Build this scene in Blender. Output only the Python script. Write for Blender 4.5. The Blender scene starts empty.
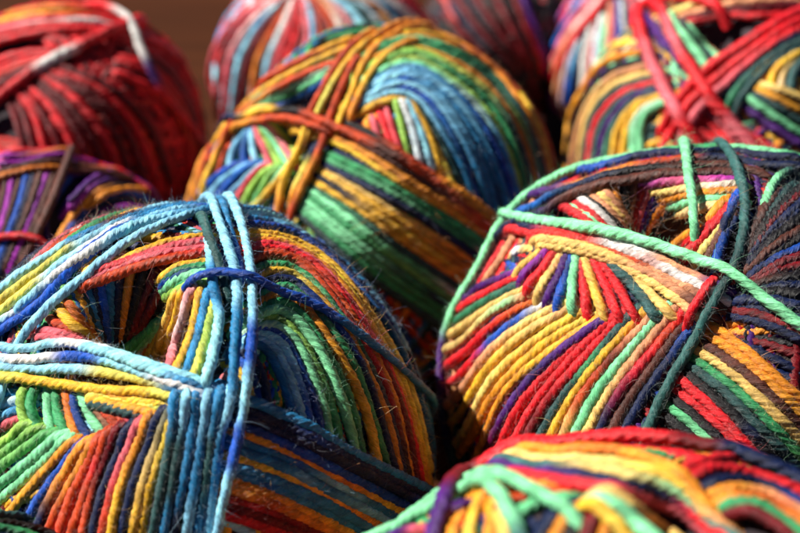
import bpy, math, random
import numpy as np
from mathutils import Vector
from mathutils.bvhtree import BVHTree
from mathutils.kdtree import KDTree

random.seed(7)
rng = np.random.default_rng(7)
sc = bpy.context.scene

# ------------------------------------------------------------------ camera, sky, sun, exposure
FOCAL, PITCH = 60.0, math.radians(33)
FP = FOCAL / 36.0 * 800.0                      # focal length in photo pixels (photo is 800 wide)
AX = np.array([1.0, 0, 0])
AY = np.array([0, math.sin(PITCH), math.cos(PITCH)])
AZ = np.array([0, -math.cos(PITCH), math.sin(PITCH)])

def ray(x, y):
    return (x - 400) / FP * AX - (y - 266.5) / FP * AY - AZ

T_A = 0.048 * FP / 254.0
CAM = np.array([0, 0, 0.048 - T_A * ray(185, 452)[2]])

cam_data = bpy.data.cameras.new('camera')
cam = bpy.data.objects.new('camera', cam_data)
sc.collection.objects.link(cam)
cam.location = CAM
cam.rotation_euler = (math.pi / 2 - PITCH, 0, 0)
cam_data.lens = FOCAL
cam_data.sensor_width = 36.0
cam_data.clip_start = 0.01
cam_data.clip_end = 50.0
cam_data.dof.use_dof = True
cam_data.dof.focus_distance = 0.226
cam_data.dof.aperture_fstop = 14.0
cam_data.dof.aperture_blades = 7
sc.camera = cam

# sun: from the left, a little behind the balls, 48 degrees high
elev, azim = math.radians(48), math.radians(287)
SUN_DIR = np.array([math.sin(azim) * math.cos(elev), math.cos(azim) * math.cos(elev), math.sin(elev)])
world = bpy.data.worlds.new('World')
sc.world = world
world.use_nodes = True
wn = world.node_tree
sky = wn.nodes.new('ShaderNodeTexSky')
sky.sky_type = 'NISHITA'
sky.sun_disc = False
sky.air_density = 0.25
sky.dust_density = 0.0
sky.altitude = 3000
sky.sun_elevation = elev
sky.sun_rotation = azim
wn.nodes['Background'].inputs['Strength'].default_value = 0.05
wn.links.new(sky.outputs[0], wn.nodes['Background'].inputs[0])
sun_data = bpy.data.lights.new('sun', 'SUN')
sun_data.energy = 5.0
sun_data.angle = math.radians(0.6)
sun_data.color = (1.0, 0.95, 0.86)
sun = bpy.data.objects.new('sun', sun_data)
sc.collection.objects.link(sun)
sun.rotation_euler = Vector(tuple(SUN_DIR)).to_track_quat('Z', 'Y').to_euler()
sun.location = tuple(SUN_DIR * 2)
sc.view_settings.view_transform = 'Standard'
sc.view_settings.look = 'None'
sc.view_settings.exposure = 0.98
sc.view_settings.gamma = 1.0

# ------------------------------------------------------------------ materials
def yarn_material(name, bump=0.35, streak=1.0):
    m = bpy.data.materials.new(name)
    m.use_nodes = True
    nt = m.node_tree
    N, L = nt.nodes, nt.links
    b = N['Principled BSDF']
    b.inputs['Roughness'].default_value = 0.40
    b.inputs['Specular IOR Level'].default_value = 0.32
    b.inputs['Sheen Weight'].default_value = 0.0
    b.inputs['Sheen Roughness'].default_value = 0.4
    at = N.new('ShaderNodeAttribute'); at.attribute_name = 'dye'
    uv = N.new('ShaderNodeUVMap'); uv.uv_map = 'twist'
    mp = N.new('ShaderNodeMapping'); mp.inputs['Scale'].default_value = (0.7, 13.0, 1.0)
    L.new(uv.outputs[0], mp.inputs[0])
    n1 = N.new('ShaderNodeTexNoise'); n1.inputs['Scale'].default_value = 1.6
    n1.inputs['Detail'].default_value = 4.0; n1.inputs['Roughness'].default_value = 0.65
    L.new(mp.outputs[0], n1.inputs['Vector'])
    tc = N.new('ShaderNodeTexCoord')
    n2 = N.new('ShaderNodeTexNoise'); n2.inputs['Scale'].default_value = 620.0
    n2.inputs['Detail'].default_value = 3.0
    L.new(tc.outputs['Object'], n2.inputs['Vector'])
    # fibres take dye unevenly
    r1 = N.new('ShaderNodeMapRange')
    r1.inputs[1].default_value = 0.3; r1.inputs[2].default_value = 0.7
    r1.inputs[3].default_value = 1.0 - 0.42 * streak; r1.inputs[4].default_value = 1.0 + 0.30 * streak
    L.new(n1.outputs[0], r1.inputs[0])
    r2 = N.new('ShaderNodeMapRange')
    r2.inputs[1].default_value = 0.3; r2.inputs[2].default_value = 0.7
    r2.inputs[3].default_value = 0.82; r2.inputs[4].default_value = 1.15
    L.new(n2.outputs[0], r2.inputs[0])
    mu = N.new('ShaderNodeMath'); mu.operation = 'MULTIPLY'
    L.new(r1.outputs[0], mu.inputs[0]); L.new(r2.outputs[0], mu.inputs[1])
    vm = N.new('ShaderNodeVectorMath'); vm.operation = 'SCALE'
    L.new(at.outputs['Color'], vm.inputs[0]); L.new(mu.outputs[0], vm.inputs['Scale'])
    # pale streaks paint whitish highlights of the plies into the colour
    r3 = N.new('ShaderNodeMapRange')
    r3.inputs[1].default_value = 0.50; r3.inputs[2].default_value = 0.70
    r3.inputs[3].default_value = 0.0; r3.inputs[4].default_value = 0.42 * streak
    L.new(n1.outputs[0], r3.inputs[0])
    pm = N.new('ShaderNodeVectorMath'); pm.operation = 'MULTIPLY_ADD'
    pm.inputs[1].default_value = (0.70, 0.70, 0.70); pm.inputs[2].default_value = (0.24, 0.22, 0.19)
    L.new(vm.outputs[0], pm.inputs[0])
    lum = N.new('ShaderNodeVectorMath'); lum.operation = 'LENGTH'; L.new(at.outputs['Color'], lum.inputs[0])
    lf = N.new('ShaderNodeMath'); lf.operation = 'MULTIPLY'; lf.use_clamp = True
    L.new(lum.outputs['Value'], lf.inputs[0]); L.new(r3.outputs[0], lf.inputs[1])
    mx = N.new('ShaderNodeMix'); mx.data_type = 'RGBA'
    L.new(lf.outputs[0], mx.inputs[0]); L.new(vm.outputs[0], mx.inputs[6]); L.new(pm.outputs[0], mx.inputs[7])
    L.new(mx.outputs[2], b.inputs['Base Color'])
    ad = N.new('ShaderNodeMath'); ad.operation = 'ADD'
    L.new(n1.outputs[0], ad.inputs[0]); L.new(n2.outputs[0], ad.inputs[1])
    bp = N.new('ShaderNodeBump'); bp.inputs['Strength'].default_value = bump
    bp.inputs['Distance'].default_value = 0.0004
    L.new(ad.outputs[0], bp.inputs['Height'])
    L.new(bp.outputs[0], b.inputs['Normal'])
    return m

YARN = yarn_material('dyed_wool_yarn', 0.75)

def fuzz_material():
    m = bpy.data.materials.new('wool_fuzz'); m.use_nodes = True
    nt = m.node_tree; b = nt.nodes['Principled BSDF']
    at = nt.nodes.new('ShaderNodeAttribute'); at.attribute_name = 'dye'
    nt.links.new(at.outputs['Color'], b.inputs['Base Color'])
    b.inputs['Roughness'].default_value = 0.4
    b.inputs['Transmission Weight'].default_value = 0.0
    return m
FUZZ = fuzz_material()

def wood_material():
    m = bpy.data.materials.new('brown_table_wood'); m.use_nodes = True
    nt = m.node_tree; N, L = nt.nodes, nt.links; b = N['Principled BSDF']
    tc = N.new('ShaderNodeTexCoord')
    mp = N.new('ShaderNodeMapping'); mp.inputs['Scale'].default_value = (3.0, 40.0, 3.0)
    L.new(tc.outputs['Object'], mp.inputs[0])
    n = N.new('ShaderNodeTexNoise'); n.inputs['Scale'].default_value = 2.5; n.inputs['Detail'].default_value = 6
    L.new(mp.outputs[0], n.inputs['Vector'])
    cr = N.new('ShaderNodeValToRGB')
    cr.color_ramp.elements[0].position = 0.3; cr.color_ramp.elements[0].color = (0.032, 0.008, 0.0015, 1)
    cr.color_ramp.elements[1].position = 0.75; cr.color_ramp.elements[1].color = (0.055, 0.014, 0.003, 1)
    L.new(n.outputs[0], cr.inputs[0]); L.new(cr.outputs[0], b.inputs['Base Color'])
    b.inputs['Roughness'].default_value = 0.9
    b.inputs['Specular IOR Level'].default_value = 0.1
    bp = N.new('ShaderNodeBump'); bp.inputs['Strength'].default_value = 0.2; bp.inputs['Distance'].default_value = 0.001
    L.new(n.outputs[0], bp.inputs['Height']); L.new(bp.outputs[0], b.inputs['Normal'])
    return m

# ------------------------------------------------------------------ table top
me = bpy.data.meshes.new('table_top')
S = 3.0
me.from_pydata([(-S, -1, 0), (S, -1, 0), (S, 4, 0), (-S, 4, 0), (-S, -1, -.03), (S, -1, -.03), (S, 4, -.03), (-S, 4, -.03)], [],
               [(0, 1, 2, 3), (7, 6, 5, 4), (0, 4, 5, 1), (1, 5, 6, 2), (2, 6, 7, 3), (3, 7, 4, 0)])
table = bpy.data.objects.new('table_top', me)
me.materials.append(wood_material())
sc.collection.objects.link(table)
table['kind'] = 'structure'

# ------------------------------------------------------------------ dyes (albedo)
DYE = {
    'y': ((0.86, 0.52, 0.045), 'yellow'), 'L': ((0.80, 0.72, 0.16), 'lemon'), 'o': ((0.80, 0.34, 0.03), 'golden orange'),
    'r': ((0.76, 0.015, 0.035), 'red'), 'R': ((0.60, 0.09, 0.012), 'rust'), 'p': ((0.72, 0.16, 0.20), 'rose pink'),
    'm': ((0.22, 0.005, 0.018), 'maroon'), 'w': ((0.78, 0.76, 0.74), 'white'), 'l': ((0.36, 0.72, 0.92), 'light blue'),
    'b': ((0.006, 0.12, 0.50), 'blue'), 'n': ((0.008, 0.026, 0.10), 'navy'), 'c': ((0.03, 0.27, 0.50), 'steel blue'),
    'g': ((0.07, 0.38, 0.17), 'green'), 'G': ((0.38, 0.62, 0.14), 'lime'), 'M': ((0.30, 0.76, 0.44), 'mint green'),
    't': ((0.05, 0.13, 0.13), 'dark teal'), 'k': ((0.018, 0.016, 0.02), 'black'), 'v': ((0.11, 0.02, 0.22), 'violet'),
    'V': ((0.42, 0.03, 0.45), 'purple'), 'B': ((0.15, 0.055, 0.04), 'brown'), 'T': ((0.72, 0.36, 0.20), 'tan'),
    'C': ((0.88, 0.62, 0.22), 'cream yellow'), 'A': ((0.07, 0.20, 0.19), 'grey green'),
}

for _k in DYE:                                 # deep, saturated dyes
    DYE[_k] = (tuple(c ** 1.28 for c in DYE[_k][0]), DYE[_k][1])

KIN = {'y': 'oLC', 'L': 'yG', 'o': 'yR', 'r': 'mRr', 'R': 'or', 'p': 'rw', 'm': 'rm', 'w': 'lp', 'l': 'cwb', 'b': 'nc', 'n': 'bk',
       'c': 'lb', 'g': 'MtG', 'G': 'gL', 'M': 'gw', 't': 'kg', 'k': 'nB', 'v': 'nV', 'V': 'vp', 'B': 'kT', 'T': 'BCp', 'C': 'yTw', 'A': 'tM'}

def smooth(a):
    return a * a * (3 - 2 * a)

# ------------------------------------------------------------------ a ball of yarn
class Ball:
    def __init__(s, name, label, cx, cy, rpx, yarn_px, palette, facet, fh, dimple=None, dw=0.2, dd=0.5,
                 axis=None, detail=1.0, tilt=62, loops=100, squash=1.0, fuzz=0):
        s.name, s.pal, s.detail, s.fuzz_n = name, palette, detail, fuzz
        s.bridge = False
        d = ray(cx, cy)
        t = CAM[2] / (rpx * squash / FP - d[2])
        s.R0 = rpx * t / FP
        s.c = CAM + t * d
        s.depth = t
        front = t - s.R0 * 0.6
        s.r = yarn_px * front / FP                 # strand radius in metres
        s.px = front / FP                          # one photo pixel at the near face
        s.R = s.R0 - 2.0 * s.r
        s.facets = []
        for f, h in zip(facet, fh):
            v = f[0] * AX + f[1] * AY + f[2] * AZ
            s.facets.append((v / np.linalg.norm(v), h))
        s.dim = None
        if dimple:
            hx, hy = dimple
            s.dw, s.dd = dw, dd
            s.dim = None
            p = s.hit_sphere(hx, hy)
            v = p - s.c
            s.dim = v / np.linalg.norm(v)
        if axis is None:
            s.axis = s.dim if s.dim is not None else (s.facets[0][0] if s.facets else np.array([0, 0, 1.0]))
        else:
            v = axis[0] * AX + axis[1] * AY + axis[2] * AZ
            s.axis = v / np.linalg.norm(v)
        s.build_surface()
        s.root = bpy.data.objects.new('yarn_ball', None)
        s.root.location = (s.c[0], s.c[1], 0)
        s.root.empty_display_size = 0.02
        sc.collection.objects.link(s.root)
        s.root['label'] = label
        s.root['category'] = 'yarn ball'
        s.root['group'] = 'balls of multicoloured yarn heaped together'
        s.org = np.array([s.c[0], s.c[1], 0])
        s.strands = []           # dicts: base, nrm, h, cols, name
        s.kd_pts = []; s.kd_t = []
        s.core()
        s.under(tilt, loops)

    def hit_sphere(s, x, y):
        d = ray(x, y); d = d / np.linalg.norm(d)
        oc = CAM - s.c
        b = oc @ d; cc = oc @ oc - s.R ** 2
        q = b * b - cc
        tt = -b - math.sqrt(q) if q > 0 else -b
        return CAM + tt * d

    def rad(s, D):               # D (n,3) unit directions -> radius
        r = np.ones(len(D))
        for f, h in s.facets:
            ca = np.clip(D @ f, 1e-3, None)
            pl = h / ca
            k = 0.10
            hh = np.clip(0.5 + 0.5 * (pl - r) / k, 0, 1)
            r = pl * (1 - hh) + r * hh - k * hh * (1 - hh)
        if s.dim is not None and not s.bridge:
            a = np.arccos(np.clip(D @ s.dim, -1, 1))
            r = r - s.dd * np.exp(-(a / s.dw) ** 4)
        # keep balls gently uneven
        r = r + 0.012 * np.sin(D[:, 0] * 5 + s.c[0] * 90) * np.cos(D[:, 2] * 4 + s.c[1] * 70)
        return r * s.R

    def build_surface(s):
        nu, nv = 160, 96
        u = np.linspace(0, 2 * np.pi, nu, endpoint=False)
        v = np.linspace(0.0, np.pi, nv)
        V, U = np.meshgrid(v, u, indexing='ij')
        D = np.stack([np.sin(V) * np.cos(U), np.sin(V) * np.sin(U), np.cos(V)], -1).reshape(-1, 3)
        P = s.c + D * s.rad(D)[:, None]
        faces = []
        for i in range(nv - 1):
            for j in range(nu):
                a = i * nu + j; b = i * nu + (j + 1) % nu
                faces.append((a, b, b + nu)); faces.append((a, b + nu, a + nu))
        s.bvh0 = BVHTree.FromPolygons([tuple(p) for p in P], faces)
        s.bridge = True
        P = s.c + D * s.rad(D)[:, None]
        s.bvh1 = BVHTree.FromPolygons([tuple(p) for p in P], faces)
        s.bridge = False

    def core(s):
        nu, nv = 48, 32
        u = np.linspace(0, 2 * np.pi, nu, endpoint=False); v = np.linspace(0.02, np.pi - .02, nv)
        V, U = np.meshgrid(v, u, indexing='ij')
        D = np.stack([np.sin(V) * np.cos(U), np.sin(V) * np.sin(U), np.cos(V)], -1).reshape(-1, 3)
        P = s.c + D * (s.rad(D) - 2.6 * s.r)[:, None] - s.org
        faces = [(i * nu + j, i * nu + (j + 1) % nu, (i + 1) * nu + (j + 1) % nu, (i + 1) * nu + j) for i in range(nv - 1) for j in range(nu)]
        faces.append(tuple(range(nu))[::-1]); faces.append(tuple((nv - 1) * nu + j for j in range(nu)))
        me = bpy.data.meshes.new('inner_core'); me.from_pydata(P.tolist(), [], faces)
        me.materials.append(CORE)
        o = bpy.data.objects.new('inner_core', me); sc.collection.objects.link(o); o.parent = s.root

    def normals(s, P):
        D = P - s.c; D /= np.linalg.norm(D, axis=1)[:, None]
        # numerical gradient of radius
        a = np.cross(D, np.array([0.31, 0.17, 0.93])); a /= np.linalg.norm(a, axis=1)[:, None]
        b = np.cross(D, a)
        e = 0.03
        def pt(Q):
            Q = Q / np.linalg.norm(Q, axis=1)[:, None]
            return Q * s.rad(Q)[:, None]
        da = pt(D + e * a) - pt(D - e * a); db = pt(D + e * b) - pt(D - e * b)
        n = np.cross(da, db); n /= np.linalg.norm(n, axis=1)[:, None]
        n *= np.sign(np.sum(n * D, 1))[:, None]
        return n

    def drop(s, P):              # put points on the surface
        D = P - s.c; D /= np.linalg.norm(D, axis=1)[:, None]
        return s.c + D * s.rad(D)[:, None]

    def under(s, tilt, loops):
        """the wound body: tilted loops turning round the ball's axis, joined in one part"""
        ax = s.axis
        e1 = np.cross(ax, [0.2, 0.9, 0.4]); e1 /= np.linalg.norm(e1); e2 = np.cross(ax, e1)
        th = np.linspace(0, 2 * np.pi, 120)
        V, F, C, UV = [], [], [], []
        off = 0
        pal = s.pal.split()
        for i in range(loops):
            ph = 2 * np.pi * i / loops * 1.0 + rng.normal(0, 0.01)
            tl = math.radians(tilt + rng.normal(0, 3.0))
            n = math.cos(tl) * ax + math.sin(tl) * (math.cos(ph) * e1 + math.sin(ph) * e2)
            a = np.cross(n, ax); a /= np.linalg.norm(a); b = np.cross(n, a)
            D = np.cos(th)[:, None] * a + np.sin(th)[:, None] * b
            P = s.c + D * s.rad(D)[:, None]
            N = s.normals(P)
            P = P + N * (-1.6 * s.r + (i % 3) * 0.25 * s.r)
            k = (i // 2) % len(pal)
            col = s.colour(pal[k], len(P))
            v, f, cc, uv = s.tube(P, N, col, s.r * 1.02, coarse=2.2)
            V.append(v); F.append(f + off); C.append(cc); UV.append(uv); off += len(v)
        s.emit('wound_body', np.concatenate(V), np.concatenate(F), np.concatenate(C), np.concatenate(UV))

    def colour(s, spec, n, bleed=True):
        keys = spec.split('>')
        A = np.array([DYE[k][0] for k in keys])
        if len(keys) == 1:
            c = np.repeat(A, n, 0)
        else:
            x = np.linspace(0, len(keys) - 1, n)
            i = np.clip(x.astype(int), 0, len(keys) - 2); f = x - i
            f = smooth(np.clip((f - 0.25) / 0.5, 0, 1))[:, None]
            c = A[i] * (1 - f) + A[i + 1] * f
        # slow drift of the dye
        w = np.cumsum(rng.normal(0, 1, n)); w = w / (np.abs(w).max() + 1e-6)
        c = c * (1 + 0.16 * w[:, None]) * (1 + rng.normal(0, 0.08))
        if n > 8 and bleed:                        # stretches where a neighbouring dye bled in
            for _ in range(1 + n // 50):
                if rng.uniform() < 0.55:
                    x0 = rng.uniform(0, n); wd = rng.uniform(2, 12)
                    k = np.exp(-((np.arange(n) - x0) / wd) ** 2)[:, None] * rng.uniform(0.3, 0.85)
                    o = np.array(DYE[rng.choice(list(KIN[keys[0]]))][0])
                    c = c * (1 - k) + o * k
        return np.clip(c, 0, 0.9)

    def tube(s, P, N, col, r, coarse=1.0):
        d = np.linalg.norm(np.diff(P, axis=0), axis=1); L = np.concatenate([[0], np.cumsum(d)])
        step = s.px * 1.25 / s.detail * coarse
        m = max(6, int(L[-1] / step))
        q = np.linspace(0, L[-1], m)
        Pq = np.stack([np.interp(q, L, P[:, k]) for k in range(3)], 1)
        Nq = np.stack([np.interp(q, L, N[:, k]) for k in range(3)], 1)
        Cq = np.stack([np.interp(q, L, col[:, k]) for k in range(3)], 1)
        T = np.gradient(Pq, axis=0); T /= np.linalg.norm(T, axis=1)[:, None] + 1e-12
        Nq = Nq - T * np.sum(T * Nq, 1)[:, None]; Nq /= np.linalg.norm(Nq, axis=1)[:, None] + 1e-12
        Bq = np.cross(T, Nq)
        fine = coarse == 1.0 and s.detail > 0.7
        sides = 16 if fine else 12
        prof = np.array([0.85, 0.97, 1.0, 0.97] * 4) if fine else np.array([0.80, 1.0, 1.0] * 4)
        pitch = 6.4 * r
        tw = rng.uniform(0.85, 1.2)
        ph = rng.uniform(0, 6.28) + 2 * np.pi * q / pitch * tw + 0.5 * np.sin(q / (r * 11) + rng.uniform(0, 6))
        j = np.arange(sides)
        ang = ph[:, None] * -1 + 2 * np.pi * j / sides
        thick = r * (rng.uniform(0.92, 1.07) + 0.08 * np.sin(q / (r * 9) + rng.uniform(0, 6)) + 0.04 * np.sin(q / (r * 3.1) + rng.uniform(0, 6)))
        plyv = 1 + 0.08 * np.sin(q[:, None] / (r * 5) + np.array([0, 1.7, 3.1, 4.4])[(j * 4 // sides)][None, :])
        rr = thick[:, None] * prof[None, :] * plyv
        V = Pq[:, None, :] + (np.cos(ang) * rr)[:, :, None] * Nq[:, None, :] * 0.96 + (np.sin(ang) * rr)[:, :, None] * Bq[:, None, :] * 1.03
        pc = 1 + 0.2 * np.sin(q[:, None] / (r * 7) + np.array([0, 2.0, 4.0, 5.0])[(j * 4 // sides)][None, :] + rng.uniform(0, 6))
        C = Cq[:, None, :] * pc[:, :, None]
        i = np.arange(m - 1)[:, None]; jj = j[None, :]
        a = i * sides + jj; b = i * sides + (jj + 1) % sides
        F = np.stack([a, b, b + sides, a + sides], -1).reshape(-1, 4)
        u0 = np.broadcast_to(q[:-1, None] * 1000, (m - 1, sides)); u1 = np.broadcast_to(q[1:, None] * 1000, (m - 1, sides))
        v0 = np.broadcast_to(jj / sides, (m - 1, sides)); v1 = v0 + 1.0 / sides
        ro = rng.uniform(0, 90)
        UV = np.stack([u0 + ro, v0, u0 + ro, v1, u1 + ro, v1, u1 + ro, v0], -1).reshape(-1, 8)
        return V.reshape(-1, 3) - s.org, F, np.clip(C.reshape(-1, 3), 0, 0.92), UV

    def emit(s, name, V, F, C, UV=None, mat=None, parent=None):
        me = bpy.data.meshes.new(name)
        n, m, k = len(V), len(F), F.shape[1]
        me.vertices.add(n); me.vertices.foreach_set('co', V.astype(np.float32).ravel())
        me.loops.add(m * k); me.loops.foreach_set('vertex_index', F.astype(np.int32).ravel())
        me.polygons.add(m)
        me.polygons.foreach_set('loop_start', np.arange(0, m * k, k, dtype=np.int32))
        me.polygons.foreach_set('use_smooth', np.ones(m, dtype=bool))
        me.update(calc_edges=True)
        ca = me.color_attributes.new('dye', 'FLOAT_COLOR', 'POINT')
        ca.data.foreach_set('color', np.concatenate([C, np.ones((n, 1))], 1).astype(np.float32).ravel())
        if UV is not None:
            l = me.uv_layers.new(name='twist'); l.data.foreach_set('uv', UV.astype(np.float32).ravel())
        me.materials.append(mat or YARN)
        o = bpy.data.objects.new(name, me); sc.collection.objects.link(o); o.parent = parent or s.root
        return o

    def project(s, xy):
        out = []; miss = []
        for x, y in xy:
            d = ray(x, y); dn = Vector(tuple(d / np.linalg.norm(d)))
            h = (s.bvh1 if s.bridge else s.bvh0).ray_cast(Vector(tuple(CAM)), dn)
            miss.append(h[0] is None)
            if h[0] is not None:
                out.append(np.array(h[0]))
            else:
                dd = np.array(dn); p = CAM + dd * ((s.c - CAM) @ dd)
                out.append(s.drop(p[None, :])[0])
        # ends beyond the visible edge are carried on over the horizon instead
        n = len(out); a, b = 0, n
        while a < n and miss[a]: a += 1
        while b > a and miss[b - 1]: b -= 1
        if a > 0.4 * n or b - a < 4: a = 0
        if n - b > 0.4 * n or b - a < 4: b = n
        return np.array(out)[a:b], a, b

    def patch(s, guides, cols, name='yarn_strand', lift=0.0, r=1.0, jit=1.0, free=False, bridge=False, tuck='', even=2):
        G = np.array(guides, float)                # g, k, 2
        cols = cols.split(); n = len(cols); g = len(G)
        s.bridge = bridge or name == 'binding_strand'
        own = []
        for i, spec in enumerate(cols):
            sv = (i / (n - 1) if n > 1 else 0.5) * (g - 1) if g > 1 else 0.0
            sp = (g - 1) / max(1, n - 1)
            K = G.shape[1]
            js = sv + (rng.normal(0, 0.10, K) * sp * jit if g > 1 else 0) if g > 1 else np.zeros(K)
            pts = []
            for k in range(K):
                x = float(np.clip(js[k], 0, g - 1)) if g > 1 else 0
                a = min(int(x), max(g - 2, 0)); f = x - a
                if g == 1:
                    p = G[0, k]
                elif g == 2:
                    p = G[0, k] * (1 - f) + G[1, k] * f
                else:
                    p0 = G[max(a - 1, 0), k]; p1 = G[a, k]; p2 = G[a + 1, k]; p3 = G[min(a + 2, g - 1), k]
                    if a == 0: p0 = 2 * p1 - p2
                    if a + 2 > g - 1: p3 = 2 * p2 - p1
                    p = 0.5 * ((2 * p1) + (-p0 + p2) * f + (2 * p0 - 5 * p1 + 4 * p2 - p3) * f * f + (-p0 + 3 * p1 - 3 * p2 + p3) * f ** 3)
                pts.append(p)
            pts = np.array(pts)
            # Catmull-Rom along the strand
            Q = []
            for k in range(K - 1):
                p1, p2 = pts[k], pts[k + 1]
                p0 = pts[k - 1] if k else 2 * p1 - p2; p3 = pts[k + 2] if k + 2 < K else 2 * p2 - p1
                m = max(3, int(np.linalg.norm(p2 - p1) / 3.5))
                f = np.linspace(0, 1, m, endpoint=(k == K - 2))[:, None]
                Q.append(0.5 * ((2 * p1) + (-p0 + p2) * f + (2 * p0 - 5 * p1 + 4 * p2 - p3) * f * f + (-p0 + 3 * p1 - 3 * p2 + p3) * f ** 3))
            Q = np.concatenate(Q)
            w = np.sin(np.arange(len(Q)) * rng.uniform(.10, .22) + rng.uniform(0, 6)) * 0.55 * jit * (s.r / s.px / 5)
            tg = np.gradient(Q, axis=0); tg /= np.linalg.norm(tg, axis=1)[:, None] + 1e-9
            Q = Q + np.stack([-tg[:, 1], tg[:, 0]], 1) * w[:, None]
            B, ka, kb = s.project(Q)
            Q = Q[ka:kb]
            for _ in range(even):
                B[1:-1] = B[1:-1] * 0.5 + (B[:-2] + B[2:]) * 0.25
            if even > 2: B = s.drop(B)
            nvis = len(B)
            h = np.full(nvis, lift * s.r * 2)
            col = s.colour(spec, nvis, name == 'yarn_strand')
            # carry both ends on along the ball and tuck them under
            for end in (0, 1):
                e, e2 = (B[0], B[min(3, len(B) - 1)]) if end == 0 else (B[-1], B[-min(4, len(B))])
                xy = Q[0] if end == 0 else Q[-1]
                nn = s.normals(e[None, :])[0]
                view = CAM - e; view /= np.linalg.norm(view)
                far = (nn @ view < 0.33) or xy[0] < 2 or xy[0] > 798 or xy[1] > 531 or xy[1] < 2
                if 'se'[end] in tuck: far = False
                length = 0.6 * s.R if far else (2.4 if 'se'[end] in tuck else 4.0) * s.r
                st = s.r * 0.9
                cnt = max(3, int(length / st))
                dirv = e - e2; dirv /= np.linalg.norm(dirv) + 1e-9
                ext = []; p = e.copy()
                for q in range(cnt):
                    nn = s.normals(p[None, :])[0]
                    dirv = dirv - nn * (dirv @ nn); dirv /= np.linalg.norm(dirv) + 1e-9
                    p = s.drop((p + dirv * st)[None, :])[0]
                    ext.append(p)
                ext = np.array(ext)
                hh = np.full(cnt, lift * s.r * 2)
                k0 = max(0, cnt - 5)
                hh[k0:] = np.linspace(0, 1, cnt - k0) ** 1.3 * (-3.2 * s.r - lift * s.r * 2) + lift * s.r * 2
                if end == 0:
                    B = np.concatenate([ext[::-1], B]); h = np.concatenate([hh[::-1], h]); col = np.concatenate([np.repeat(col[:1], cnt, 0), col])
                    a0 = cnt
                else:
                    B = np.concatenate([B, ext]); h = np.concatenate([h, hh]); col = np.concatenate([col, np.repeat(col[-1:], cnt, 0)])
            own.append(dict(B=B, h=h, col=col, spec=spec, a=a0, n=nvis, name=name, r=r, lift=lift))
        # drape over what already lies there
        kd = None
        if s.kd_pts:
            kd = KDTree(len(s.kd_pts))
            for i, p in enumerate(s.kd_pts):
                q = p - s.c
                kd.insert(Vector(tuple(q / np.linalg.norm(q) * s.R)), i)
            kd.balance()
        newp, newt = [], []
        for st in own:
            B, h = st['B'], st['h'].copy()
            NB = s.normals(B)
            TB = np.gradient(B, axis=0); TB /= np.linalg.norm(TB, axis=1)[:, None] + 1e-12
            if kd and not free:
                need = np.full(len(B), -9.0)
                for i in range(len(B)):
                    q = B[i] - s.c
                    q = q / np.linalg.norm(q) * s.R
                    best = -9.0
                    for co, idx, dist in kd.find_range(Vector(tuple(q)), 2.4 * s.r):
                        dl = s.kd_pts[idx] - B[i]
                        al = dl @ NB[i]; lat2 = dl @ dl - al * al
                        if lat2 > (1.9 * s.r) ** 2: continue
                        par = abs(s.kd_t[idx] @ TB[i])
                        k = 0.86 if par < 0.75 else 0.86 - (par - 0.75) / 0.25 * 0.62
                        v = al + math.sqrt((1.9 * s.r) ** 2 - lat2) * k
                        if par > 0.9: v = min(v, al + 0.5 * s.r)
                        if v > best: best = v
                    need[i] = best
                tail = h < (st['lift'] * s.r * 2 - 1e-6)
                raised = np.maximum(h, np.minimum(need, 6.0 * s.r))
                raised[tail] = h[tail]
                mx = raised.copy()
                for _ in range(14 if s.bridge else 5):         # a taut strand rides over the gaps
                    mx[1:-1] = np.maximum(mx[1:-1], (mx[:-2] + mx[2:]) / 2 * 0.998)
                for _ in range(5 if even == 2 else 60):
                    mx[1:-1] = mx[1:-1] * 0.4 + (mx[:-2] + mx[2:]) * 0.3
                mx[tail] = h[tail] * 0.6 + mx[tail] * 0.4
                h = mx
            h = h + np.sin(np.arange(len(h)) * rng.uniform(.08, .2) + rng.uniform(0, 6)) * 0.10 * s.r + rng.normal(0, 0.16) * s.r * (len(own) > 1)
            st['h'] = h
            N = s.normals(B)
            for _ in range(4):
                N[1:-1] = N[1:-1] * 0.5 + (N[:-2] + N[2:]) * 0.25
            N /= np.linalg.norm(N, axis=1)[:, None]
            P = B + N * h[:, None]
            for _ in range(2):
                P[1:-1] = P[1:-1] * 0.5 + (P[:-2] + P[2:]) * 0.25
            st['P'], st['N'] = P, N
            for i in range(len(B)):
                if h[i] > -1.2 * s.r:
                    newp.append(P[i]); newt.append(TB[i])
            s.strands.append(st)
        s.kd_pts += newp; s.kd_t += newt
        s.bridge = False

    def one(s, pts, col, **k):
        k.setdefault('name', 'binding_strand')
        s.patch([pts], col, **k)

    def finish(s):
        plain = [x for x in s.strands if x['name'] == 'yarn_strand']
        plain.sort(key=lambda x: -x['n'])
        keep = set(id(x) for x in plain[:98]) | set(id(x) for x in s.strands if x['name'] != 'yarn_strand')
        rest = []
        for st in s.strands:
            dat = s.tube(st['P'], st['N'], st['col'], s.r * st['r'] * 1.02)
            if id(st) in keep:
                o = s.emit(st['name'], *dat)
                names = []
                for k in st['spec'].split('>'):
                    if DYE[k][1] not in names: names.append(DYE[k][1])
                o['label'] = ('strand of yarn coloured ' if st['name'] == 'yarn_strand' else 'strand wrapped across the ball dyed ') + ' and '.join(names[:3])
            else:
                rest.append(dat)
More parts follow.
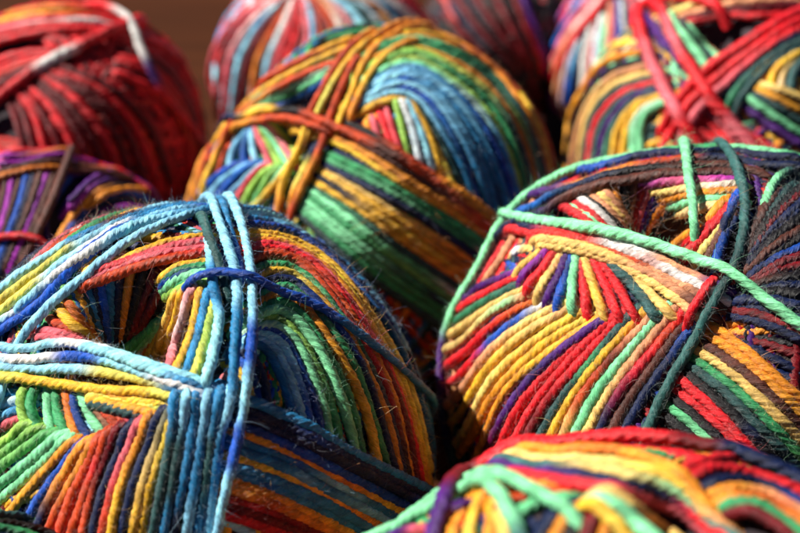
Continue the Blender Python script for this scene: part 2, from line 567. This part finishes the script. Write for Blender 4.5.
        if rest:
            V, F, C, U = [], [], [], []; off = 0
            for v, f, c, u in rest:
                V.append(v); F.append(f + off); C.append(c); U.append(u); off += len(v)
            o = s.emit('yarn_strand', np.concatenate(V), np.concatenate(F), np.concatenate(C), np.concatenate(U))
            o['kind'] = 'stuff'
        if s.fuzz_n:
            s.fuzz(s.fuzz_n)

    def fuzz(s, count):
        """loose fibres standing off the strands"""
        P = np.concatenate([x['P'] for x in s.strands]); N = np.concatenate([x['N'] for x in s.strands])
        C = np.concatenate([x['col'] for x in s.strands])
        T = np.concatenate([np.gradient(x['P'], axis=0) for x in s.strands])
        T /= np.linalg.norm(T, axis=1)[:, None] + 1e-9
        i = rng.integers(0, len(P), count)
        P, N, C, T = P[i], N[i], C[i], T[i]
        Bn = np.cross(T, N)
        th = rng.uniform(-1.9, 1.9, count)
        out = np.cos(th)[:, None] * N + np.sin(th)[:, None] * Bn
        start = P + out * s.r * 0.88
        longf = rng.uniform(0, 1, count) < 0.03
        L = np.where(longf, rng.uniform(2.8, 6.0, count), rng.uniform(0.5, 1.9, count)) * s.r
        d = out * rng.uniform(0.25, 1.0, count)[:, None] + T * rng.normal(0, 0.9, count)[:, None] + rng.normal(0, 0.35, (count, 3))
        d /= np.linalg.norm(d, axis=1)[:, None]
        seg = 5
        curl = rng.normal(0, 1, (count, 3)); curl -= d * np.sum(curl * d, 1)[:, None]
        pts = [start]; p = start; dd = d
        for k in range(seg):
            dd = dd + curl * 0.28 + rng.normal(0, 0.10, (count, 3)); dd /= np.linalg.norm(dd, axis=1)[:, None]
            p = p + dd * (L / seg)[:, None]
            pts.append(p)
        pts = np.stack(pts, 1)                     # n, seg+1, 3
        a = np.cross(d, rng.normal(0, 1, (count, 3))); a /= np.linalg.norm(a, axis=1)[:, None]
        b = np.cross(d, a)
        rad = s.px * 0.078 * rng.uniform(0.7, 1.5, count) * np.where(longf, 1.5, 1.0)
        ring = []
        for q in range(3):
            an = q * 2 * np.pi / 3
            ring.append(pts + (np.cos(an) * a + np.sin(an) * b)[:, None, :] * rad[:, None, None] * np.linspace(1, 0.5, seg + 1)[None, :, None])
        V = np.stack(ring, 2).reshape(-1, 3) - s.org   # n, seg+1, 3sides
        base = (np.arange(count) * (seg + 1) * 3)[:, None, None]
        k = (np.arange(seg) * 3)[None, :, None]; q = np.arange(3)[None, None, :]
        q2 = (q + 1) % 3
        F = np.stack([base + k + q, base + k + q2, base + k + 3 + q2, base + k + 3 + q], -1).reshape(-1, 4)
        C = np.clip(C * 0.75 + 0.16, 0, 1)
        C = np.repeat(C, (seg + 1) * 3, 0)
        o = s.emit('loose_fibres', V, F, C, None, FUZZ)
        o['kind'] = 'stuff'

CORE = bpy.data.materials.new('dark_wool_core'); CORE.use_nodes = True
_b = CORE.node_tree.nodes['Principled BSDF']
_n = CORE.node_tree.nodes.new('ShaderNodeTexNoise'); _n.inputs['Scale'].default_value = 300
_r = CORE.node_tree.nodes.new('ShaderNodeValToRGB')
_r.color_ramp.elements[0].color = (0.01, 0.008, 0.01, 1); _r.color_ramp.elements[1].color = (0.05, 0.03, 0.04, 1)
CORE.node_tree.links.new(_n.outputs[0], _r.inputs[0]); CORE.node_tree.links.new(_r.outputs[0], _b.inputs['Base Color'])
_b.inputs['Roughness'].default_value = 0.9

# ================================================================== front left ball, light blue bands
A = Ball('A', 'large yarn ball bound with light blue strands across its dark hole, front left', 185, 452, 254, 5.2,
         'n c y R g b t p l o g n m', [(-0.42, 0.36, 0.80)], [0.86], dimple=(118, 312), dw=0.20, dd=0.5, fuzz=60000)
A.patch([[(66, 290), (80, 318), (94, 350)], [(100, 276), (104, 310), (107, 350)], [(166, 276), (150, 310), (130, 345)]], 'g b o t c n b c n o k m m')
A.patch([[(35, 338), (55, 338), (92, 346)], [(68, 300), (80, 322), (97, 346)]], 'p p R y R')
A.patch([[(-4, 312), (5, 288), (22, 268)], [(60, 275), (62, 250), (82, 232)], [(120, 245), (125, 222), (162, 205)]], 'n k p p R R R g g y y n n B')
A.patch([[(90, 274), (126, 257), (165, 243), (212, 236)], [(84, 288), (126, 271), (166, 259), (212, 250)]], 'y p p R', bridge=True)
A.patch([[(160, 282), (180, 266), (214, 260)], [(168, 300), (188, 291), (214, 286)]], 'y g b>g M g G o', tuck='s')
A.patch([[(170, 312), (140, 335), (112, 352)], [(176, 315), (155, 342), (140, 374)]], 'g g M o y')
A.patch([[(180, 292), (163, 335), (148, 378)], [(214, 292), (206, 340), (192, 384)]], 'y y p y c L', r=1.05)
A.patch([[(-10, 397), (8, 394), (32, 388)], [(-10, 432), (8, 424), (30, 415)]], 'c l c p')
# right flank, outer arcs to inner
A.patch([[(236, 204), (290, 214), (350, 248), (405, 318), (440, 398), (450, 485)],
         [(238, 234), (290, 241), (338, 274), (380, 335), (412, 402), (432, 488)],
         [(240, 266), (262, 252), (306, 265), (354, 322), (390, 395), (414, 495)],
         [(240, 308), (280, 285), (308, 300), (345, 350), (375, 415), (392, 485)],
         [(245, 330), (272, 320), (295, 335), (315, 370), (330, 412), (340, 468)],
         [(240, 350), (256, 343), (270, 355), (283, 380), (292, 408), (298, 440)]],
        'n c c b>c y>L y o>y p>r r>m R>o R>k g>n y>o n g o>y g M G>g M b l>b l c', tuck='s')
A.patch([[(248, 355), (256, 362), (264, 380), (268, 410)], [(238, 372), (246, 378), (250, 395), (250, 415)]], 'n b y')
A.patch([[(236, 398), (300, 424), (360, 458), (438, 496)], [(222, 512), (270, 528), (320, 550), (380, 585)]],
        'c n n b o>y c c y>o c c o>y o m m r', tuck='s')
# lower left, two directions meeting in a zigzag
A.patch([[(26, 388), (25, 410), (30, 432)], [(60, 388), (60, 412), (70, 448)], [(84, 388), (96, 415), (112, 436)], [(98, 396), (124, 412), (132, 428)]],
        'G g M g o b M B R R p')
A.patch([[(92, 394), (130, 400), (165, 404), (186, 416)], [(94, 404), (125, 413), (148, 417), (160, 428)]], 'y L y t')
A.patch([[(-15, 452), (5, 440), (30, 426)], [(-15, 502), (25, 468), (68, 438)], [(26, 545), (53, 490), (86, 446)],
         [(70, 550), (86, 492), (114, 432)], [(105, 548), (122, 480), (148, 420)], [(140, 548), (154, 480), (180, 408)]],
        'G G g M M o b n>o R>o R R R>m n r>p y>o n y>t y')
# bundles over the top left
A.patch([[(-10, 306), (40, 268), (80, 244), (115, 227), (150, 212), (185, 203), (216, 200)],
         [(-10, 344), (38, 306), (70, 278), (100, 252), (130, 233), (170, 218), (222, 213)]],
        'l>l>l>c>B>l y>L>L>l>c>c L>L>l>w>c>c l>w>b>b>l>b b>b>b>c>l', name='binding_strand', lift=0.3)
A.one([(20, 312), (50, 288), (88, 260), (120, 241), (160, 224), (214, 214)], 'l>w>l>c', lift=0.5)
A.one([(-6, 432), (5, 398), (16, 360), (32, 332), (60, 303), (90, 279), (120, 254), (150, 236), (195, 219), (226, 211)], 'l>l>l>l>l>c', lift=0.7)
# horizontal bundle
A.one([(-10, 384), (14, 381), (50, 385), (100, 390), (150, 393), (190, 402)], 'L>y>y>L', lift=0.3)
A.one([(-10, 372), (30, 372), (70, 370), (112, 374), (155, 384), (196, 402)], 'l>l>L>c', lift=0.4)
A.one([(-10, 362), (25, 364), (62, 358), (104, 361), (150, 376), (192, 391), (220, 412)], 'l>w>b>l>w>c', lift=0.7)
A.one([(-10, 350), (28, 353), (60, 345), (100, 350), (150, 366), (200, 385), (234, 402)], 'l>l>w>l>l>c', lift=0.9)
A.one([(88, 350), (120, 358), (160, 374), (205, 392)], 'l>l>c', lift=0.7)
# verticals
A.one([(207, 244), (212, 290), (219, 318), (214, 352), (206, 386)], 'l>c>l>l', lift=0.3)
A.one([(200, 222), (208, 245), (217, 268), (228, 296)], 'A>t>t', lift=0.4)
A.one([(220, 212), (232, 245), (241, 285)], 'c>b', lift=0.3)
A.patch([[(178, 398), (172, 440), (150, 545)], [(228, 395), (220, 440), (206, 545)]], 'c>t>t l>t>c c>c>n l>c>l c>t>c l>c>l', lift=0.4, name='binding_strand')
A.one([(207, 201), (214, 222), (224, 250), (233, 287), (234, 340), (229, 395), (222, 425)], 'l>l>l>c>c>l', lift=1.3)
A.one([(221, 196), (230, 215), (240, 245), (248, 285), (248, 340), (242, 400), (229, 465), (212, 545)], 'l>l>l>b>l>b>l>l', lift=1.5)
A.one([(190, 286), (200, 284), (215, 284), (245, 291), (290, 301), (325, 318), (370, 350), (410, 385), (444, 418)], 'b>b>b>b>c>c>c', lift=0.9, r=0.9, tuck='s')
A.finish()

# ================================================================== middle ball, rust and gold cross
B = Ball('B', 'yarn ball with crossing rust and golden strands over green stripes, middle of the heap', 375, 205, 187, 3.9,
         'g n o c t y g b R k', [(-0.42, 0.2, 0.85), (-0.74, 0.67, -0.05)], [0.9, 0.85], dimple=(292, 108), dw=0.17, dd=0.35, axis=(0.05, 0.75, 0.65), detail=1.0, fuzz=12000)
B.patch([[(255, 100), (290, 82), (332, 62)], [(258, 122), (290, 112), (328, 90)]], 'g M g b n b')
B.patch([[(345, 50), (400, 27), (455, 32), (505, 62), (545, 120), (562, 195)],
         [(352, 72), (405, 48), (450, 62), (495, 95), (525, 150), (540, 215)],
         [(362, 92), (405, 74), (440, 90), (470, 125), (495, 175), (508, 230)],
         [(352, 116), (385, 101), (410, 104), (430, 138), (447, 172), (460, 205)]],
        'R o>R y o g>t g>t o G>t g G M>c c>b l>c l>c>n c l>c b l>c t y', tuck='s')
B.patch([[(396, 103), (402, 125), (408, 158)], [(412, 106), (428, 132), (440, 168)]], 'G w l y')
B.patch([[(366, 124), (370, 140), (378, 158)], [(388, 112), (396, 135), (404, 160)]], 'o p r p')
B.patch([[(230, 172), (234, 150), (250, 130)], [(284, 174), (272, 150), (258, 128)], [(302, 152), (288, 138), (268, 118)]], 'l b l p G M p L g')
B.patch([[(190, 204), (212, 182), (242, 165)], [(262, 212), (272, 190), (286, 170)]], 'b l b l p G g M')
B.patch([[(330, 150), (380, 172), (430, 200), (478, 232), (525, 268)], [(288, 205), (330, 242), (375, 280), (420, 312), (465, 338)]],
        'n g M>g n C>o y>o n>y>o y>o t M>g g M>n M>g g t')
B.patch([[(228, 122), (262, 108), (292, 113), (316, 122)], [(216, 132), (250, 118), (280, 122), (300, 130)]], 'y o')
B.patch([[(188, 216), (195, 172), (214, 127), (255, 87), (300, 61), (350, 38)], [(206, 200), (213, 164), (230, 128), (265, 97), (305, 75), (345, 60)]],
        'o>o>R>R>y o>R>y>y y>R>R')
B.patch([[(296, 110), (340, 121), (375, 138), (420, 166), (470, 198), (520, 240)], [(296, 130), (340, 146), (375, 166), (415, 192), (460, 218), (500, 246)]],
        'B>k>R>o>k R>R>o R>B>R o>o>R y>o', name='binding_strand', lift=0.2)
B.one([(415, 42), (390, 54), (370, 78), (352, 118)], 'o>y>o', lift=0.2, r=0.92)
B.one([(400, 32), (378, 46), (362, 70), (352, 98), (340, 130)], 'o>y', lift=0.4, r=0.92)
B.one([(385, 33), (362, 50), (342, 74), (328, 98), (318, 122), (305, 150), (282, 180), (250, 216)], 'o>y>L>y>y>L', lift=0.6, r=0.92)
B.one([(374, 34), (352, 50), (334, 75), (322, 98), (308, 122)], 'o>R>R>R', lift=0.8, r=0.92)
B.one([(357, 62), (348, 82), (340, 102), (330, 128), (322, 155), (308, 185), (292, 222)], 'R>R>R>o>R', lift=0.9, r=0.92)
B.one([(312, 122), (303, 150), (288, 180), (277, 222)], 'y>y>o', lift=0.5)
B.one([(318, 148), (306, 175), (294, 205)], 'n>L>o', lift=0.0)
B.one([(218, 117), (243, 120), (270, 112), (302, 115), (340, 130), (375, 146), (420, 172)], 'n>y>k>R>R>B>R', lift=0.5)
B.one([(236, 128), (262, 122), (290, 120), (330, 133)], 'o>R>R', lift=0.3)
B.finish()

# ================================================================== right ball, mint bands
C = Ball('C', 'red, cream and violet yarn ball bound with mint green strands, right side', 692, 385, 245, 5.2,
         'n v m k B b r t n m k v o', [(-0.45, 0.26, 0.85)], [0.87], dimple=(650, 203), dw=0.165, dd=0.42, fuzz=60000)
C.patch([[(592, 190), (606, 208), (616, 232)], [(650, 180), (640, 205), (630, 240)], [(700, 200), (668, 215), (645, 245)]], 'T T o k B m p v n o o k')
C.patch([[(648, 184), (690, 182), (742, 178)], [(680, 214), (705, 208), (738, 204)]], 'V C o M C')
C.patch([[(672, 246), (702, 226), (730, 202)], [(716, 262), (724, 238), (740, 212)]], 'o r r C B n')
C.patch([[(556, 204), (585, 220), (606, 240)], [(598, 184), (612, 202), (626, 228)]], 'r M r w k T C T')
C.patch([[(744, 248), (765, 205), (785, 168)], [(746, 262), (772, 228), (815, 190)], [(746, 285), (780, 270), (825, 262)], [(732, 315), (770, 325), (825, 355)]],
        'k B n t t k m n n k B k n m m k n k n n m n')  # right flank: colours darkened to paint in the shade there
C.patch([[(706, 322), (750, 352), (790, 388), (835, 430)], [(664, 415), (700, 445), (730, 480), (760, 520)]], 'o o B C g t k r r k M k')
# left strip
C.patch([[(498, 230), (480, 264), (465, 300), (457, 335), (452, 405)], [(518, 232), (500, 262), (482, 290), (468, 320), (458, 350)]], 'r r>R>v r>v T')
C.patch([[(449, 345), (446, 390), (449, 440), (458, 490)], [(462, 335), (457, 380), (458, 430), (466, 490)]], 'n t T')
# lower fan
C.patch([[(521, 270), (503, 277), (487, 285), (471, 300)], [(538, 291), (507, 304), (480, 322), (456, 350)],
         [(575, 303), (530, 328), (490, 362), (460, 405)], [(600, 320), (550, 356), (505, 403), (473, 480)],
         [(627, 312), (585, 360), (545, 410), (508, 490)], [(670, 308), (630, 354), (592, 404), (556, 480)], [(712, 300), (678, 350), (640, 404), (600, 480)]],
        'v r t C T>M>t R>r w>b>r C>T C>y y>C y>o y>o v>v>m r r r>m t y T>R>B M T>C r>n B n')
# upper group pointing down to the fold
C.patch([[(548, 242), (532, 260), (517, 275)], [(563, 252), (552, 272), (539, 297)], [(576, 254), (574, 280), (573, 308)],
         [(590, 254), (604, 282), (620, 318)], [(615, 262), (645, 286), (672, 315)]],
        'C v r C v b M r C r r t C')
C.one([(510, 256), (518, 251), (528, 248)], 'C>w>C', lift=0.1, name='yarn_strand', tuck='se')
# bands below the mint strand
C.patch([[(518, 228), (580, 236), (640, 250), (690, 272), (728, 290)], [(540, 246), (590, 254), (640, 276), (676, 298), (708, 326)]],
        'n>r>w>T>v r>r>w>w>w r>T>R>T>B C>C>T>B C>C>C>T', bridge=True)
C.one([(712, 285), (704, 302), (690, 325)], 'r>r', name='yarn_strand')
# rim
C.patch([[(500, 222), (545, 193), (590, 172), (640, 158), (690, 153), (740, 153), (810, 172)],
         [(520, 230), (562, 206), (600, 192), (640, 181), (680, 176), (720, 172), (745, 176)]],
        'b>n>n>n v>o>R>n>n b>n>k>B>B n>B>B>B')
C.one([(458, 480), (449, 420), (448, 370), (452, 332), (462, 295), (480, 259), (498, 226), (525, 202), (560, 181), (600, 162), (640, 150), (680, 144), (720, 142), (770, 149), (815, 163)],
      't>n>v>M>M>M>M>M>g>M>g', lift=0.2, even=40)
C.one([(722, 232), (728, 215), (738, 196)], 'n>b', lift=0.2)
C.one([(714, 144), (731, 165), (742, 195), (743, 228), (736, 265), (719, 300), (700, 335), (680, 370), (655, 416), (645, 445)], 'A>A>t>A>A>A', lift=0.6)
C.one([(497, 222), (530, 225), (565, 227), (600, 232), (650, 245), (690, 258), (730, 276), (770, 305), (815, 340)], 'M', lift=0.7, r=1.08)
C.one([(672, 146), (680, 139), (685, 155), (688, 185), (693, 210), (695, 232)], 'M', lift=1.0)
C.one([(764, 208), (769, 192), (779, 181), (792, 177)], 'M>M>t', lift=0.1, r=0.9, tuck='se')
C.finish()

# ================================================================== upper right ball, red cross
D = Ball('D', 'yarn ball with thick red strands crossing in an X, upper right', 725, 150, 166, 4.3,
         'r k o n t y m M v', [(-0.4, 0.1, 0.9)], [0.9], dimple=(722, 30), dw=0.16, dd=0.14, axis=(0, 0.6, 0.7), detail=0.8, fuzz=3000)
D.patch([[(560, 195), (563, 140), (580, 94), (605, 62), (650, 50)], [(582, 195), (586, 142), (598, 112), (622, 88), (660, 78)],
         [(604, 190), (608, 142), (619, 117), (637, 98), (668, 90)], [(642, 190), (640, 146), (642, 120), (658, 106), (684, 98)]],
        'o k T C t r A v t y y M M')
D.patch([[(656, 175), (665, 142), (694, 102)], [(694, 170), (692, 148), (708, 122)]], 'r C r G r')
D.patch([[(664, 16), (700, 4), (740, -6), (805, -4)], [(685, 24), (720, 16), (750, 16), (795, 14)]], 'C T m r')
D.patch([[(670, 16), (688, 40), (708, 68)], [(692, 30), (706, 46), (724, 60)]], 'M k t M T')
D.patch([[(748, 110), (755, 76), (775, 55), (812, 36)], [(790, 100), (792, 74), (802, 62), (825, 50)]], 'y o y C t')
D.patch([[(765, 88), (790, 98), (825, 110)], [(735, 98), (768, 124), (825, 162)]], 'C y t M>M v')
D.patch([[(708, 98), (735, 70), (765, 46), (815, 24)], [(738, 114), (752, 86), (775, 62), (820, 40)]], 'v n t t')
D.patch([[(690, 98), (722, 112), (745, 132), (785, 158)], [(672, 112), (700, 130), (722, 150), (745, 175)]], 'r p r r')
D.one([(650, 22), (668, 48), (684, 66)], 'v', lift=0.1)
D.patch([[(835, -2), (790, 17), (750, 41), (715, 64), (690, 88), (664, 128)], [(835, 22), (790, 36), (752, 62), (725, 86), (702, 112), (684, 142)]],
        'r>r r r>p', name='binding_strand', lift=0.3, r=1.2)
D.one([(646, 6), (663, 14), (678, 46), (700, 80), (722, 112), (768, 164)], 'r>p>r>r>p>r', lift=0.8, r=1.35)
D.one([(662, 6), (641, 17), (648, 48), (668, 92), (690, 130), (716, 172)], 'r>r>p>p>r>r', lift=1.0, r=1.5)
D.finish()

# ================================================================== front bottom ball, out of focus
E_ = Ball('E', 'blurred red, gold and violet yarn ball cut off by the bottom edge', 636, 806, 374, 8.2,
          'o m k r y n v g', [(-0.1, 0.5, 0.85)], [0.93], dimple=(690, 500), dw=0.12, dd=0.15, detail=0.7)
E_.patch([[(446, 560), (458, 520), (480, 492)], [(505, 560), (504, 530), (496, 500)]], 'o y o C')
E_.patch([[(490, 500), (520, 484), (552, 484)], [(515, 520), (537, 504), (566, 496)]], 'o R g')
E_.patch([[(528, 560), (548, 518), (578, 498)], [(595, 560), (605, 528), (618, 505)]], 'n o k m o')
E_.patch([[(600, 498), (650, 518), (700, 560)], [(590, 512), (620, 532), (650, 565)]], 'C M y')
E_.patch([[(676, 474), (705, 459), (750, 461), (820, 492)], [(700, 505), (725, 488), (765, 492), (820, 522)], [(720, 520), (745, 512), (770, 518), (815, 556)]], 'r r n o>T o g m')
E_.patch([[(540, 456), (590, 450), (640, 456), (680, 478), (712, 510)], [(488, 480), (560, 482), (620, 494), (680, 512), (740, 560)]], 'o C>y A>C>A v>n>r r>p')
E_.patch([[(366, 560), (400, 532), (440, 528), (468, 508)]], 'r>v>p>v')
E_.one([(392, 532), (422, 508), (450, 492), (474, 484)], 'M', lift=0.2)
E_.one([(462, 498), (484, 492), (508, 510), (530, 560)], 'M>M>A', lift=0.3)
E_.one([(425, 570), (450, 522), (462, 488), (490, 462), (535, 447), (590, 439), (640, 431), (690, 427), (745, 442)], 'v>v>m>r>r>r>r>m>n', lift=0.5, r=1.2)
E_.finish()

# ================================================================== upper left ball, red
F_ = Ball('F', 'scarlet and maroon ball with pale flecked strands, light and shade painted in, top left', 68, 142, 142, 4.0,
          'r m r r m r', [(-0.2, 0.3, 0.9)], [0.93], detail=0.55)
F_.patch([[(60, 66), (110, 88), (150, 128), (172, 180)], [(5, 95), (15, 118), (22, 145), (28, 175)]], 'm r m m r m m r m r m m')  # front: mostly maroon, painting the shadow on it into the strands
F_.patch([[(135, 26), (172, 44), (198, 90), (206, 150)], [(118, 74), (155, 92), (185, 130), (192, 175)]], 'r w>m r r m r>m r m r')
F_.patch([[(-10, 2), (60, -6), (120, 6), (178, 34)], [(-10, 44), (40, 32), (95, 32), (158, 52)]], 'r w>r r o>r y>r r p>w>r r r')  # top: pink and white also paint its lit side brighter
F_.patch([[(-10, 62), (20, 54), (60, 50)], [(-10, 92), (15, 76), (50, 62)]], 'r r r m')
F_.one([(-10, 108), (20, 86), (45, 66), (90, 42), (135, 26)], 'r>r>w>r>r', lift=0.3, r=1.3)
F_.one([(60, -4), (105, 13), (125, 30), (140, 58), (152, 80), (176, 115), (204, 150)], 'r>w>w>v>r>r>p', lift=0.5, r=1.1)
F_.finish()

# ================================================================== left ball, purple
G_ = Ball('G', 'purple and orange yarn ball with a brown strand, in front of the scarlet ball', 42, 296, 150, 3.7,
          'n v k b m v n', [(-0.5, 0.25, 0.85)], [0.9], dimple=(100, 215), dw=0.15, dd=0.2, detail=0.7)
G_.patch([[(70, 200), (92, 180), (122, 172), (155, 188)], [(78, 245), (98, 222), (130, 214), (165, 222)]], 'v V>v o>k b n V n')
G_.one([(86, 207), (102, 196), (130, 191), (160, 197)], 'o', lift=0.1, name='yarn_strand')
G_.patch([[(-2, 176), (-6, 210), (-18, 260)], [(66, 156), (48, 205), (18, 270)]], 'V B V B b n B V B B')
G_.patch([[(-10, 156), (30, 149), (60, 147), (112, 153), (156, 178), (188, 218)], [(-10, 186), (20, 176), (50, 172), (92, 174), (132, 184), (172, 214)]],
         'r>r>r>v V>o>V>v V>V>v B>B>B>R o>o>B>B')
G_.one([(72, 148), (64, 170), (50, 205), (22, 265)], 'B', lift=0.4)
G_.one([(-10, 241), (14, 238), (36, 241), (52, 252)], 'r', lift=0.4, r=0.9)
G_.finish()

# ================================================================== back balls
H_ = Ball('H', 'pink, white and pale blue ball behind the rust tied one', 328, 76, 124, 3.8,
          'p m l p R l r', [(-0.1, 0.3, 0.9)], [0.96], axis=(-0.15, 0.9, 0.3), detail=0.5)
H_.patch([[(292, -8), (245, 12), (214, 52), (206, 110)], [(296, -8), (272, 22), (252, 62), (245, 112)],
          [(300, -8), (302, 30), (292, 66), (288, 105)], [(304, -8), (322, 20), (334, 44), (340, 70)]], 'p p>m w>p l m R w>l p r m p l R m')
H_.patch([[(304, -8), (326, 16), (345, 60)], [(330, -10), (375, 8), (405, 50)], [(360, -14), (410, 4), (452, 40)]], 'R T>w w l t w T l c w w p r')
H_.finish()

I_ = Ball('I', 'blurred lilac, peach and blue striped yarn ball behind the red crossed one', 655, 62, 113, 4.6,
          'p n w v T r l b', [(-0.4, 0.2, 0.85)], [0.92], axis=(0.3, 0.9, 0.1), detail=0.5)
I_.patch([[(556, 105), (562, 66), (576, 38)], [(640, 70), (636, 20), (630, -12)]], 'T p b>l n w r w M T b w n p')
I_.patch([[(543, 62), (546, 28), (566, -10)], [(556, 78), (584, 32), (622, -12)]], 'v V b p T>w r')
I_.finish()

J_ = Ball('J', 'dark maroon ball in shade between the pink ball and the lilac one at the top', 494, 52, 92, 4.0,
          'm k k m k k', [], [], axis=(0.2, 0.7, 0.6), detail=0.4)
J_.one([(438, -8), (446, 2), (453, 14), (460, 32)], 'r>p>r', lift=0.3, name='yarn_strand')
J_.patch([[(470, -10), (490, 20), (520, 60)], [(440, 20), (470, 50), (505, 80)]], 'm k m k m k')
J_.patch([[(520, -10), (535, 30), (548, 70)], [(490, -10), (510, 25), (530, 65)]], 'v m k m')
J_.finish()

K_ = Ball('K', 'dark green ball only just showing in the bottom left corner, blurred', -60, 752, 250, 6.0,
          'g k t n g k', [], [], axis=(0.1, 0.5, 0.7), detail=0.4)
K_.patch([[(-40, 512), (10, 508), (60, 522), (110, 548)], [(-40, 540), (0, 535), (40, 545), (80, 570)]], 'g t k g n')
K_.finish()

for b in (A, B, C, D, E_, F_, G_, H_, I_, J_, K_):
    print(b.name, 'R %.1fmm r %.2fmm strands %d' % (b.R0 * 1000, b.r * 1000, len(b.strands)))
